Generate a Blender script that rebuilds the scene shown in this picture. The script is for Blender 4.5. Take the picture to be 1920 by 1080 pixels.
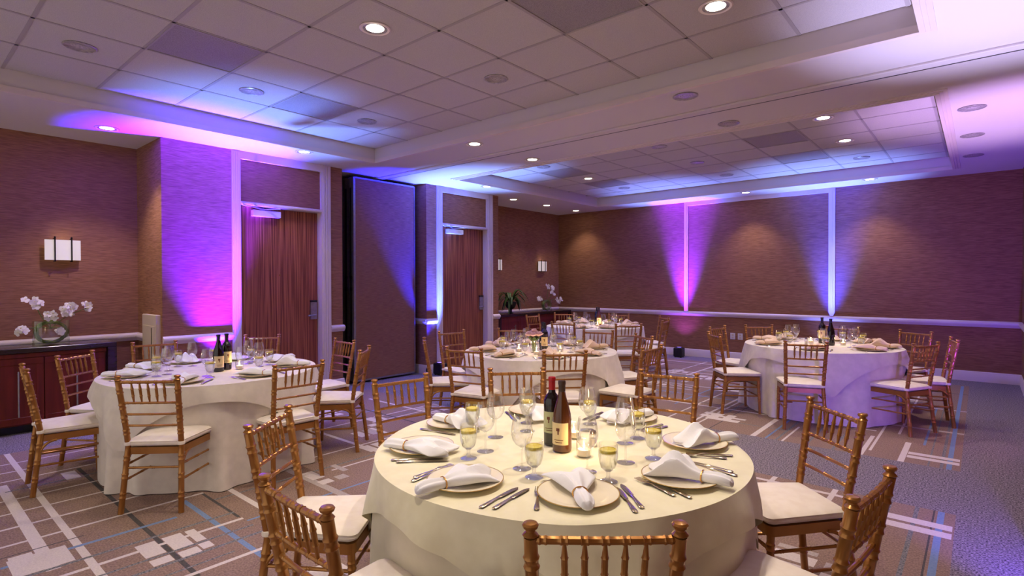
import bpy, bmesh, math, random
from mathutils import Vector, Matrix
random.seed(7)
for o in list(bpy.data.objects): bpy.data.objects.remove(o)
S = bpy.context.scene
COL = S.collection
PI = math.pi
HC = 3.108          # flat ceiling height
HT = 3.275          # coffer ceiling height
XD, XL, YB, XR = -6.85, -7.70, 10.72, 0.46
Y0 = -1.6           # open side of the room behind the camera

# ------------------------------------------------------------------ camera
def make_camera():
    a, b, c = [math.radians(v) for v in (40.568, -0.6006, -0.1438)]
    fw = Vector((-math.sin(a)*math.cos(b), math.cos(a)*math.cos(b), math.sin(b)))
    rt = Vector((math.cos(a), math.sin(a), 0)); up = rt.cross(fw)
    r2 = rt*math.cos(c)+up*math.sin(c); u2 = -rt*math.sin(c)+up*math.cos(c)
    cd = bpy.data.cameras.new('camera'); cd.sensor_width = 36; cd.lens = 1025.09/1920*36; cd.clip_end = 60; cd.clip_start = .05
    o = bpy.data.objects.new('camera', cd); COL.objects.link(o)
    m = Matrix((r2, u2, -fw)).transposed().to_4x4(); m.translation = Vector((0, 0, 1.5)); o.matrix_world = m
    S.camera = o
make_camera()
# ------------------------------------------------------------------ world, exposure
w = bpy.data.worlds.new('world'); S.world = w; w.use_nodes = True
w.node_tree.nodes['Background'].inputs[0].default_value = (1.0, .90, .86, 1)
w.node_tree.nodes['Background'].inputs[1].default_value = 0.42
S.view_settings.view_transform = 'Standard'; S.view_settings.look = 'None'
S.view_settings.gamma = 1; S.view_settings.use_curve_mapping = False; S.view_settings.exposure = 0.85
cy = S.cycles
cy.max_bounces = 8; cy.diffuse_bounces = 4; cy.glossy_bounces = 4; cy.transmission_bounces = 8; cy.transparent_max_bounces = 32
cy.sample_clamp_indirect = 4; cy.caustics_reflective = False; cy.caustics_refractive = False
cy.use_denoising = True; cy.adaptive_threshold = .025

def spot(name, loc, tgt, power, color, angle, blend=.6, size=.05):
    l = bpy.data.lights.new(name, 'SPOT'); l.energy = power; l.color = color
    l.spot_size = math.radians(angle); l.spot_blend = blend; l.shadow_soft_size = size
    o = bpy.data.objects.new(name, l); COL.objects.link(o); o.location = loc
    o.rotation_euler = (Vector(tgt)-Vector(loc)).to_track_quat('-Z', 'Y').to_euler(); return o
WARM = (1.0, .84, .68)
# low downlights (x, y, watts) in the flat ceiling, then coffer downlights: the lit ones carry watts, the dimmed ones 0
LOW = [(-6.88, 1.59, 100), (-6.32, 3.46, 30), (-4.47, 4.56, 50), (-1.945, 4.585, 60), (-4.464, 5.63, 50), (-1.946, 5.66, 60), (-6.30, 6.72, 22),
       (-6.89, 8.10, 40), (-6.90, 9.18, 40), (-6.92, 10.30, 44), (-3.22, 10.25, 62), (-1.33, 10.22, 54), (-.065, 6.64, 0), (-.073, 7.88, 0), (-.073, 9.15, 0)]
HIGH = [(-5.12, 1.02, 30), (-5.12, 2.29, 45), (-5.12, 3.54, 30), (-3.21, 1.02, 40), (-3.21, 2.29, 90), (-3.21, 3.54, 45), (-1.30, 1.02, 90), (-1.30, 2.29, 95), (-1.30, 3.54, 90),
        (-5.10, 6.71, 30), (-5.10, 7.97, 90), (-5.10, 9.22, 40), (-3.20, 6.71, 40), (-3.20, 7.97, 0), (-3.20, 9.22, 40), (-1.30, 6.71, 95), (-1.30, 7.97, 90), (-1.30, 9.22, 0)]
LK = 0.62
# led uplights standing on the floor against the walls: x, y, kind
VIO, BLU, PNK, WBL = (.05, .002, 1.0), (.012, .02, 1.0), (.85, .10, 1.0), (.35, .40, 1.0)
UP = [(-6.60, 2.70, 'violet'), (-6.66, 5.98, 'blue'), (-4.55, 10.43, 'violet'), (-1.935, 10.43, 'blue'), (.375, 6.2, 'pink'), (.32, 4.20, 'blue')]
def uplight_lamps():
    def U(i, dx, dy, dz, pw, col, ang, bl=.8): x, y, _ = UP[i]; spot('uplight_or_fill_lamp', (x, y, .215), (x+dx, y+dy, dz), pw, col, ang, bl, .03)
    U(0, -.25, -.04, 1.9, 460, VIO, 30, 1); U(0, -.22, -.30, 3.1, 5600, (.065, .003, 1), 46, 1); U(0, -.14, .42, 3.1, 2000, (.08, .006, 1), 26, 1); U(0, .62, .1, 3.1, 760, (.13, .27, 1), 54, 1)
    U(1, -.17, .06, 1.6, 700, (.05, .10, 1), 26, 1); U(1, -.10, 0, 3.1, 1100, BLU, 34); U(1, -.22, -.60, 3.0, 1900, (.01, .012, 1), 36, .9); U(1, .55, .25, 3.1, 900, (.18, .33, 1), 52, 1)
    U(2, 0, .12, .95, 26, (.3, .06, 1), 100, 1); U(2, 0, .27, 1.9, 1000, (.07, .003, 1), 22, 1); U(2, 0, .25, 3.1, 5600, (.09, .003, 1), 32, 1); U(2, 0, -.42, 3.1, 620, (.17, .28, 1), 56, 1)
    U(3, 0, .12, .95, 30, (.16, .2, 1), 100, 1); U(3, 0, .27, 1.9, 420, (.008, .012, 1), 24, 1); U(3, 0, .25, 3.1, 2200, (.008, .012, 1), 34, 1); U(3, 0, -.42, 3.1, 640, (.20, .34, 1), 58, 1)
    U(4, -.12, .95, 3.1, 420, (.62, .40, 1), 58, .9); U(4, -.3, 3.4, 2.0, 260, (.14, .03, 1), 64, .9)
    U(5, -.02, .1, 3.1, 420, (.58, .55, 1), 56, .9)
    spot('uplight_or_fill_lamp', (.40, 3.0, .30), (-.10, 6.4, .10), 160, (.16, .07, 1), 70, 1, .05)  # added low fill spot with no fixture, spreads violet over the right floor
uplight_lamps()

# ------------------------------------------------------------------ materials
def lin(c): return tuple(((v/255)/12.92 if v/255 <= .04045 else (((v/255)+.055)/1.055)**2.4) for v in c)
def mat(name, rgb, rough=.6, metal=0., noise=None, bump=None, spec=.5, sheen=0, scale3=(1, 1, 1), coat=0):
    """noise=(scale, rgb2, detail); bump=(scale,strength)"""
    m = bpy.data.materials.new(name); m.use_nodes = True; nt = m.node_tree; b = nt.nodes['Principled BSDF']
    b.inputs['Base Color'].default_value = (*lin(rgb), 1); b.inputs['Roughness'].default_value = rough
    b.inputs['Metallic'].default_value = metal; b.inputs['Specular IOR Level'].default_value = spec
    if sheen: b.inputs['Sheen Weight'].default_value = sheen
    if coat: b.inputs['Coat Weight'].default_value = coat
    tc = nt.nodes.new('ShaderNodeTexCoord'); mp = nt.nodes.new('ShaderNodeMapping'); mp.inputs['Scale'].default_value = scale3
    nt.links.new(tc.outputs['Object'], mp.inputs['Vector'])
    if noise:
        n = nt.nodes.new('ShaderNodeTexNoise'); n.inputs['Scale'].default_value = noise[0]; n.inputs['Detail'].default_value = noise[2] if len(noise) > 2 else 4
        nt.links.new(mp.outputs[0], n.inputs['Vector'])
        r = nt.nodes.new('ShaderNodeValToRGB'); r.color_ramp.elements[0].position = .35; r.color_ramp.elements[1].position = .65
        r.color_ramp.elements[0].color = (*lin(rgb), 1); r.color_ramp.elements[1].color = (*lin(noise[1]), 1)
        nt.links.new(n.outputs['Fac'], r.inputs[0]); nt.links.new(r.outputs[0], b.inputs['Base Color'])
    if bump:
        n2 = nt.nodes.new('ShaderNodeTexNoise'); n2.inputs['Scale'].default_value = bump[0]; n2.inputs['Detail'].default_value = 3
        nt.links.new(mp.outputs[0], n2.inputs['Vector'])
        bp = nt.nodes.new('ShaderNodeBump'); bp.inputs['Strength'].default_value = bump[1]; bp.inputs['Distance'].default_value = .004
        nt.links.new(n2.outputs['Fac'], bp.inputs['Height']); nt.links.new(bp.outputs[0], b.inputs['Normal'])
    return m
def emis(name, rgb, strength):
    m = bpy.data.materials.new(name); m.use_nodes = True; b = m.node_tree.nodes['Principled BSDF']
    b.inputs['Base Color'].default_value = (.6, .6, .6, 1)
    b.inputs['Emission Color'].default_value = (*lin(rgb), 1); b.inputs['Emission Strength'].default_value = strength; return m
def thin_glass(name, tint=(1, 1, 1), base=.05):
    m = bpy.data.materials.new(name); m.use_nodes = True; nt = m.node_tree; nt.nodes.clear()
    out = nt.nodes.new('ShaderNodeOutputMaterial'); mx = nt.nodes.new('ShaderNodeMixShader'); tr = nt.nodes.new('ShaderNodeBsdfTransparent')
    gl = nt.nodes.new('ShaderNodeBsdfGlossy'); gl.inputs['Roughness'].default_value = .07; lw = nt.nodes.new('ShaderNodeLayerWeight'); lw.inputs[0].default_value = .18
    ma = nt.nodes.new('ShaderNodeMath'); ma.operation = 'MULTIPLY_ADD'; ma.inputs[1].default_value = 1.15; ma.inputs[2].default_value = base
    tr.inputs[0].default_value = (*tint, 1)
    nt.links.new(lw.outputs['Facing'], ma.inputs[0]); nt.links.new(ma.outputs[0], mx.inputs[0]); nt.links.new(tr.outputs[0], mx.inputs[1]); nt.links.new(gl.outputs[0], mx.inputs[2]); nt.links.new(mx.outputs[0], out.inputs[0])
    return m
M = {}
M['paint'] = mat('ceiling_paint', (216, 206, 206), .75, bump=(60, .05))
M['tile'] = mat('acoustic_tile', (206, 198, 196), .95, noise=(260, (186, 178, 176), 6), bump=(160, .5))
M['grid'] = mat('tile_grid', (170, 160, 160), .6)
M['vent'] = mat('vent_face', (176, 166, 168), .6, noise=(300, (128, 118, 122), 1))
M['trim'] = mat('trim_paint', (226, 210, 206), .45, noise=(3, (220, 204, 200), 2))
M['wall'] = mat('grasscloth', (126, 86, 62), .85, spec=.15, noise=(9, (164, 116, 84), 8), bump=(9, .35), scale3=(1, 1, 22))
M['door'] = mat('zebrawood', (92, 40, 26), .5, spec=.25, noise=(9, (176, 108, 70), 7), scale3=(9, 9, .12))
M['brass'] = mat('gold_paint', (178, 126, 66), .30, 0.6, noise=(5, (160, 106, 50), 3), coat=.1)
M['brasshi'] = mat('gold_ring', (226, 170, 96), .25, .7)
M['cushion'] = mat('cushion_fabric', (246, 236, 222), .85, noise=(20, (240, 228, 212), 4), bump=(300, .15), sheen=.2)
M['clothA'] = mat('ivory_damask', (240, 234, 202), .8, noise=(14, (233, 226, 192), 3), bump=(35, .12), sheen=.2)
M['clothW'] = mat('white_damask', (236, 226, 212), .8, noise=(14, (226, 216, 202), 3), bump=(35, .12), sheen=.2)
M['clothU'] = mat('ivory_undercloth', (230, 222, 196), .82, noise=(6, (220, 212, 186), 3), bump=(35, .12), sheen=.2)
M['napkinW'] = mat('white_linen', (238, 238, 244), .85, bump=(60, .2), sheen=.2)
M['napkinT'] = mat('champagne_linen', (232, 204, 180), .85, bump=(60, .2), sheen=.2)
M['plate'] = mat('ivory_china', (240, 230, 206), .25, noise=(4, (236, 226, 200), 2))
M['rim'] = mat('gold_rim', (206, 170, 96), .3, .6)
M['steel'] = mat('flatware_steel', (214, 198, 176), .24, 1.0, noise=(8, (200, 184, 162), 2))
M['darkwood'] = mat('espresso_wood', (38, 22, 22), .25, noise=(4, (48, 28, 26), 4), scale3=(8, 1, 8))
M['cherry'] = mat('cherry_wood', (96, 34, 22), .45, spec=.3, noise=(4, (116, 42, 28), 5), scale3=(6, 6, .6))
M['black'] = mat('black_plastic', (14, 14, 18), .4, noise=(5, (20, 20, 24), 2))
M['alu'] = mat('brushed_metal', (170, 164, 166), .35, .8, noise=(30, (156, 150, 152), 2))
M['leafd'] = mat('fern_leaf', (44, 74, 32), .5, noise=(12, (70, 100, 44), 2))
M['stem'] = mat('orchid_stem', (128, 148, 48), .5, noise=(14, (72, 96, 28), 2))
M['petal'] = mat('orchid_petal', (246, 240, 236), .6, noise=(8, (238, 228, 226), 2))
M['rose'] = mat('rose_petal', (250, 222, 222), .6, noise=(10, (244, 206, 208), 2))
M['glass'] = thin_glass('clear_glass', base=.10); M['sleeve'] = thin_glass('vase_glass', (.93, .97, .94), .08)
M['water'] = thin_glass('drinking_water', (.95, .97, .92), .09)
M['lemon'] = mat('lemon_rind', (238, 220, 84), .45, noise=(30, (226, 200, 30), 2))
M['bred'] = mat('dark_wine_glass', (16, 8, 10), .08, spec=.8, noise=(2, (22, 10, 12), 1)); M['bamb'] = mat('amber_wine_glass', (96, 52, 16), .10, spec=.8, noise=(3, (60, 32, 14), 2))
M['bdark'] = mat('dark_foil', (52, 34, 26), .4, noise=(12, (60, 40, 30), 2)); M['foilr'] = mat('red_foil', (176, 22, 34), .35, noise=(12, (160, 18, 28), 2)); M['foilk'] = mat('black_foil', (22, 18, 26), .35, noise=(12, (28, 22, 30), 2))
M['label'] = mat('paper_label', (228, 208, 160), .7, noise=(6, (220, 198, 148), 2)); M['labelg'] = mat('pale_label', (196, 196, 150), .7, noise=(6, (186, 186, 142), 2)); M['ink'] = mat('label_ink', (110, 60, 40), .7)
M['plastic'] = mat('cream_plastic', (214, 196, 166), .5, noise=(5, (208, 190, 160), 2)); M['white'] = mat('white_plastic', (226, 218, 214), .45, noise=(5, (220, 212, 208), 2))
M['lamp'] = emis('lamp_lit', (255, 240, 214), 9.0); M['lampdim'] = mat('lamp_dim', (214, 206, 206), .3, .1, noise=(90, (150, 142, 146), 2)); M['cone'] = mat('reflector_cone', (190, 182, 182), .3, .2, noise=(30, (150, 142, 146), 2))
M['shade'] = emis('frosted_shade', (250, 232, 214), .20); M['iron'] = mat('dark_iron', (30, 24, 24), .4, .6)
M['flame'] = emis('candle_flame', (255, 214, 150), 14.0); M['wax'] = mat('candle_wax', (246, 236, 214), .5, noise=(10, (240, 228, 204), 2))
M['led'] = emis('led_lens', (120, 90, 255), 3.0)
# carpet colours: woven heather, so every yarn colour carries its fleck
def carpet(name, a, b): return mat(name, a, .97, noise=(95, b, 2), bump=(220, .5), spec=.1)
CP = dict(base=carpet('carpet_taupe', (126, 104, 96), (160, 134, 118)), white=carpet('carpet_cream', (206, 194, 190), (218, 206, 200)),
          dark=carpet('carpet_charcoal', (78, 74, 74), (92, 88, 86)), blue=carpet('carpet_blue', (112, 136, 174), (130, 148, 180)),
          speck=carpet('carpet_fleck', (84, 88, 94), (150, 146, 144)), grey=carpet('carpet_heather', (66, 60, 68), (166, 154, 160)), pale=carpet('carpet_stone', (168, 156, 150), (186, 172, 166)))

# ------------------------------------------------------------------ mesh helpers
class MB:
    def __init__(s): s.v = []; s.f = []; s.m = []
    def add(s, vs, fs, mi=0):
        k = len(s.v); s.v += [tuple(v) for v in vs]; s.f += [tuple(i+k for i in f) for f in fs]; s.m += [mi]*len(fs); return s
    def box(s, x0, y0, z0, x1, y1, z1, mi=0, ch=0):
        if ch:
            c = ch
            vs = []
            for (z, d) in ((z0, c), (z0+c, 0), (z1-c, 0), (z1, c)):
                vs += [(x0+d, y0+d, z), (x1-d, y0+d, z), (x1-d, y1-d, z), (x0+d, y1-d, z)]
            fs = [(3, 2, 1, 0), (12, 13, 14, 15)]
            for r in range(3):
                for k in range(4): fs.append((r*4+k, r*4+(k+1) % 4, (r+1)*4+(k+1) % 4, (r+1)*4+k))
            return s.add(vs, fs, mi)
        return s.add([(x0, y0, z0), (x1, y0, z0), (x1, y1, z0), (x0, y1, z0), (x0, y0, z1), (x1, y0, z1), (x1, y1, z1), (x0, y1, z1)],
                     [(3, 2, 1, 0), (4, 5, 6, 7), (0, 1, 5, 4), (1, 2, 6, 5), (2, 3, 7, 6), (3, 0, 4, 7)], mi)
    def lathe(s, prof, n=20, c=(0, 0, 0), mi=0, cap0=True, cap1=True):
        vs = []; fs = []
        for (r, z) in prof:
            for k in range(n):
                a = 2*PI*k/n; vs.append((c[0]+r*math.cos(a), c[1]+r*math.sin(a), c[2]+z))
        for j in range(len(prof)-1):
            for k in range(n): fs.append((j*n+k, j*n+(k+1) % n, (j+1)*n+(k+1) % n, (j+1)*n+k))
        if cap0: fs.append(tuple(reversed(range(n))))
        if cap1: fs.append(tuple(range((len(prof)-1)*n, len(prof)*n)))
        return s.add(vs, fs, mi)
    def tube(s, pts, rad, n=8, mi=0, caps=True):
        pts = [Vector(p) for p in pts]
        if not isinstance(rad, (list, tuple)): rad = [rad]*len(pts)
        t0 = (pts[1]-pts[0]).normalized(); ref = Vector((0, 0, 1)) if abs(t0.z) < .9 else Vector((1, 0, 0))
        u = t0.cross(ref).normalized(); vs = []
        for i, p in enumerate(pts):
            t = (pts[min(i+1, len(pts)-1)]-pts[max(i-1, 0)]).normalized(); u = (u-t*u.dot(t)).normalized(); v = t.cross(u)
            for k in range(n):
                a = 2*PI*k/n; vs.append(p+(u*math.cos(a)+v*math.sin(a))*rad[i])
        fs = []
        for j in range(len(pts)-1):
            for k in range(n): fs.append((j*n+k, j*n+(k+1) % n, (j+1)*n+(k+1) % n, (j+1)*n+k))
        if caps: fs.append(tuple(reversed(range(n)))); fs.append(tuple(range((len(pts)-1)*n, len(pts)*n)))
        return s.add(vs, fs, mi)
    def mesh(s, name, mats, smooth=True):
        me = bpy.data.meshes.new(name); me.from_pydata(s.v, [], s.f)
        for m in (mats if isinstance(mats, (list, tuple)) else [mats]): me.materials.append(m)
        me.polygons.foreach_set('material_index', s.m)
        if smooth:
            me.polygons.foreach_set('use_smooth', [True]*len(me.polygons))
            me.set_sharp_from_angle(angle=math.radians(38))
        me.update(); return me
    def obj(s, name, mats, parent=None, smooth=True, loc=None, rz=0):
        o = bpy.data.objects.new(name, s.mesh(name, mats, smooth)); COL.objects.link(o)
        if parent: o.parent = parent
        if loc: o.location = loc
        if rz: o.rotation_euler[2] = rz
        return o
def tag(o, label, cat, group=None):
    o['label'] = label; o['category'] = cat
    if group: o['group'] = group
    return o
def empty(name, loc, rz=0, label=None, cat=None, group=None):
    o = bpy.data.objects.new(name, None); o.empty_display_size = .05; COL.objects.link(o); o.location = loc; o.rotation_euler = (0, 0, rz)
    if label: tag(o, label, cat, group)
    return o
def struct(o, parent=None):
    o['kind'] = 'structure'
    if parent: o.parent = parent
    return o
def dup(root, loc, rz, label, cat=None, group=None):
    kids = KIDS[root.name]
    r = root.copy(); COL.objects.link(r); r.location = loc; r.rotation_euler = (0, 0, rz); r['label'] = label
    if group: r['group'] = group
    for ch, sub in kids:
        c = ch.copy(); COL.objects.link(c); c.parent = r
        for g in sub: d = g.copy(); COL.objects.link(d); d.parent = c
    return r
KIDS = {}
def register(root):
    allo = list(COL.objects)
    KIDS[root.name] = [(c, [g for g in allo if g.parent == c]) for c in allo if c.parent == root]
class Maker:
    """first placement moves the prototype itself, later ones copy it with its parts"""
    def __init__(s, build): s.build = build; s.root = None; s.used = False
    def place(s, loc, rz, label, cat, group):
        if s.root is None:
            s.root = s.build(); register(s.root); r = s.root; r.location = loc; r.rotation_euler = (0, 0, rz); tag(r, label, cat, group); return r
        r = dup(s.root, loc, rz, label, cat, group); return r

# ------------------------------------------------------------------ floor: woven pattern laid out cell by cell
def build_floor():
    R = [(-8.2, Y0, XR+.05, YB+.1, 'grey')]
    rnd = random.Random(21)
    for (ya, yb) in ((-1.5, 4.50), (5.55, 10.15)):
        R.append((-6.50, ya, -.11, yb, 'base'))
        # fine lines running in Y
        x = -6.42
        while x < -.2:
            k = rnd.random(); y0 = ya if rnd.random() < .35 else rnd.uniform(ya, yb-1); y1 = min(yb, y0+rnd.uniform(1.0, 3.6))
            c, wd = ('white', .022) if k < .42 else ('speck', .022) if k < .78 else ('dark', .01) if k < .92 else ('blue', .02)
            R.append((x, y0, x+wd, y1, c)); x += rnd.uniform(.07, .17)
        # bands running in X
        y = ya+.12
        while y < yb-.1:
            k = rnd.random(); x0 = rnd.uniform(-6.5, -1.6); x1 = min(-.11, x0+rnd.uniform(.9, 3.2))
            c, wd = ('white', .04) if k < .45 else ('pale', .06) if k < .6 else ('dark', .022) if k < .75 else ('blue', .03) if k < .85 else ('speck', .02)
            R.append((x0, y, x1, y+wd, c)); y += rnd.uniform(.13, .30)
        # clusters of cream blocks
        for i in range(34 if ya < 0 else 30):
            cx, cy_ = rnd.uniform(-6.3, -.5), rnd.uniform(ya+.2, yb-.3)
            if cy_ < 1.5 and -6.5 < cx < -3.0: continue
            for (dx, dy, sx, sy) in ((0, 0, .2, .1), (0, .13, .21, .10), (.25, .0, .09, .1), (.25, .14, .09, .09), (0, .26, .2, .05)):
                if rnd.random() < .8: R.append((cx+dx, cy_+dy, min(-.11, cx+dx+sx), cy_+dy+sy, 'white' if rnd.random() < .75 else 'pale'))
    # the field in front of the left table, as the weave lies there
    R.append((-6.5, .42, -2.95, 1.52, 'base'))
    for (x0, x1, y0, y1, c) in [(-6.5, -3.35, .728, .768, 'white'), (-5.5, -3.68, .570, .632, 'white'), (-5.55, -3.03, 1.053, 1.080, 'dark'), (-4.16, -2.9, 1.36, 1.392, 'blue'), (-4.2, -3.6, 1.50, 1.52, 'dark'),
                                (-6.13, -6.11, .6, 1.4, 'white'), (-5.86, -5.84, .5, 1.5, 'white'), (-5.60, -5.58, .42, 1.2, 'white'), (-5.32, -5.30, .6, 1.5, 'speck'), (-5.10, -5.08, .42, 1.5, 'white'), (-4.80, -4.78, .5, 1.5, 'white'),
                                (-4.515, -4.49, .42, 1.52, 'white'), (-4.225, -4.20, .42, 1.52, 'white'), (-3.92, -3.89, .42, 1.25, 'blue'), (-4.05, -4.04, .42, .8, 'dark'), (-3.715, -3.69, .42, 1.52, 'speck'), (-3.43, -3.41, .42, 1.52, 'speck'),
                                (-3.30, -3.275, .7, 1.52, 'speck'), (-3.58, -3.55, .42, 1.52, 'white'), (-3.09, -3.06, .42, 1.52, 'white'), (-3.17, -3.155, .6, 1.3, 'speck'),
                                (-3.645, -3.44, .95, 1.05, 'white'), (-3.645, -3.43, 1.085, 1.185, 'white'), (-3.64, -3.44, 1.205, 1.258, 'white'), (-3.395, -3.31, .95, 1.05, 'white'), (-3.385, -3.30, 1.085, 1.185, 'white'), (-3.405, -3.32, 1.197, 1.257, 'white'),
                                (-5.51, -5.28, .945, 1.035, 'white'), (-3.98, -3.72, .45, .70, 'white'), (-4.02, -3.75, .46, .56, 'white')]:
        R.append((x0, y0, x1, y1, c))
    for (x, wd, ya_, yb_, c) in [(-.20, .035, -1.5, 10.1, 'blue'), (-.32, .012, -1.5, 10.1, 'speck'), (-.52, .045, 5.55, 6.25, 'white'), (-.80, .035, 3.9, 6.3, 'white'), (-1.205, .035, 4.0, 4.5, 'white'), (-1.70, .05, 5.55, 6.4, 'white'), (-1.42, .02, 5.55, 6.2, 'white'),
                                 (-2.36, .03, 5.6, 7.6, 'white'), (-3.60, .035, 8.5, 10.1, 'white')]:
        for (ra, rb) in ((-1.5, 4.5), (5.55, 10.15)):
            a, b = max(ya_, ra), min(yb_, rb)
            if b > a: R.append((x, a, x+wd, b, c))
    for (x0, y0, x1, y1) in [(-.47, 5.72, -.12, 5.80), (-.47, 5.84, -.12, 5.92), (-.47, 4.18, -.12, 4.27), (-.47, 4.05, -.12, 4.14), (-.95, 3.75, -.5, 3.85), (-2.30, 5.95, -1.95, 6.05), (-2.30, 6.1, -1.92, 6.16), (-4.9, 9.7, -4.5, 9.78), (-4.9, 9.85, -4.6, 9.95)]:
        R.append((x0, y0, x1, y1, 'white'))
    xs = sorted({round(v, 4) for r in R for v in (r[0], r[2])}); ys = sorted({round(v, 4) for r in R for v in (r[1], r[3])})
    xi = {v: i for i, v in enumerate(xs)}; yi = {v: i for i, v in enumerate(ys)}
    keys = list(CP); g = [[5]*(len(ys)-1) for _ in range(len(xs)-1)]
    for (x0, y0, x1, y1, c) in R:
        ci = keys.index(c)
        for i in range(xi[round(x0, 4)], xi[round(x1, 4)]):
            row = g[i]
            for j in range(yi[round(y0, 4)], yi[round(y1, 4)]): row[j] = ci
    b = MB(); vs = [(x, y, 0) for x in xs for y in ys]; n = len(ys); fs = []; ms = []
    for i in range(len(xs)-1):                       # merge runs of one colour along Y
        j = 0
        while j < n-1:
            k = j
            while k+1 < n-1 and g[i][k+1] == g[i][j]: k += 1
            fs.append((i*n+j, (i+1)*n+j, (i+1)*n+k+1, i*n+k+1)); ms.append(g[i][j]); j = k+1
    b.v = vs; b.f = fs; b.m = ms
    struct(b.obj('floor', [CP[k] for k in keys], smooth=False))
build_floor()

# ------------------------------------------------------------------ walls
def slab(name, x0, y0, z0, x1, y1, z1, m, parent=None):
    o = MB().box(x0, y0, z0, x1, y1, z1).obj(name, m, smooth=False); struct(o, parent); return o
TW = .15
W1 = slab('wall_left', XL-TW, Y0, 0, XL, 2.07, HC, M['wall'])
slab('wall_left_return', XL-TW, 2.07, 0, XD-TW, 2.07+TW, HC, M['wall'])
slab('wall_left_front', XD-TW, 2.07, 0, XD, 2.85, HC, M['wall'])
slab('wall_left_pier', XD-TW, 4.06, 0, XD, 4.315, HC, M['wall'])
slab('wall_pocket_side', XL-TW, 5.861, 0, XD, 5.861+TW, HC, M['wall'])
slab('wall_pocket_near', XL-TW, 4.165, 0, XD-TW, 4.315, HC, M['wall'])
slab('wall_pocket_back', XL-TW-.1, 4.315, 0, XL-.1, 5.861, HC, M['black'])
slab('wall_left_second', XD-TW, 5.861+TW, 0, XD, 6.13, HC, M['wall'])
slab('wall_left_far_pier', XD-TW, 7.36, 0, XD, 7.609, HC, M['wall'])
slab('wall_far_return', XL-TW, 7.609-TW, 0, XD-TW, 7.609, HC, M['wall'])
slab('wall_left_far', XL-TW, 7.609, 0, XL, YB+TW, HC, M['wall'])
slab('wall_back', XL, YB, 0, XR+TW, YB+TW, HC, M['wall'])
slab('wall_right', XR, Y0, 0, XR+TW, YB, HC, M['wall'])
# mouldings: profile (offset from wall, height) swept along an axis
RAIL = [(0, .815), (.014, .818), (.022, .835), (.032, .845), (.040, .86), (.041, .875), (.036, .888), (.022, .893), (.012, .905), (0, .908)]
BASE = [(0, 0), (.02, 0), (.02, .11), (.014, .125), (.012, .14), (0, .15)]
def sweep(name, prof, axis, wall, a, b, sgn, m=None, parent=None):
    """axis 'Y': runs along Y from a to b at x=wall, out by sgn; axis 'X': runs along X at y=wall"""
    vs = []
    for t in (a, b):
        for (d, z) in prof: vs.append((wall+sgn*d, t, z) if axis == 'Y' else (t, wall+sgn*d, z))
    n = len(prof); fs = [(k, (k+1) % n, n+(k+1) % n, n+k) for k in range(n)]+[tuple(range(n)), tuple(reversed(range(n, 2*n)))]
    bb = MB().add(vs, fs); o = bb.obj(name, m or M['trim']); struct(o, parent)
    bm = bmesh.new(); bm.from_mesh(o.data); bmesh.ops.recalc_face_normals(bm, faces=bm.faces); bm.to_mesh(o.data); bm.free(); return o
k = 1
for (prof, nm) in ((RAIL, 'trim'), (BASE, 'baseboard')):
    for i, (ax, wl, a, b, s) in enumerate((('Y', XL, Y0, 2.07, 1), ('X', 2.07, XL, -7.39 if nm == 'trim' else -6.85, -1), ('Y', XD, 2.07, 2.815, 1), ('Y', XD, 4.125, 4.335, 1), ('X', 5.861, XL, XD+.02, -1),
                                           ('Y', XD, 5.841, 6.075, 1), ('Y', XD, 7.44, 7.63, 1), ('X', 7.609, XL, XD, 1), ('Y', XL, 7.609, YB, 1), ('X', YB, XL, XR, -1), ('Y', XR, Y0, YB, -1))):
        if nm == 'trim': sweep(f'trim_{k}', prof, ax, wl, a, b, s); k += 1
        else: sweep(f'baseboard_{i+1}', prof, ax, wl, a, b, s)
# vertical strips on the back wall and the head trim between them
def strip(x0, x1, pointed):
    d = .03; b = MB(); z0 = .905
    if pointed:
        xm = (x0+x1)/2; pts = [(xm-.02, z0), (xm+.02, z0), (x1, z0+.07), (x1, HC), (x0, HC), (x0, z0+.07)]
    else: pts = [(x0, z0), (x1, z0), (x1, HC), (x0, HC)]
    n = len(pts); vs = [(x, YB-d, z) for x, z in pts]+[(x, YB, z) for x, z in pts]
    b.add(vs, [tuple(range(n)), tuple(reversed(range(n, 2*n)))]+[((i+1) % n, i, i+n, (i+1) % n+n) for i in range(n)])
    b.box((x0+x1)/2-.012, YB-d-.01, z0+.12, (x0+x1)/2+.012, YB-d, HC-.02)
    return b
global_k = k
struct(strip(-4.56, -4.48, False).obj(f'trim_{k}', M['trim'], smooth=False)); k += 1
struct(strip(-1.985, -1.885, True).obj(f'trim_{k}', M['trim'], smooth=False)); k += 1
slab(f'trim_{k}', -4.48, YB-.03, 3.03, -1.985, YB, HC, M['trim']); k += 1

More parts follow.
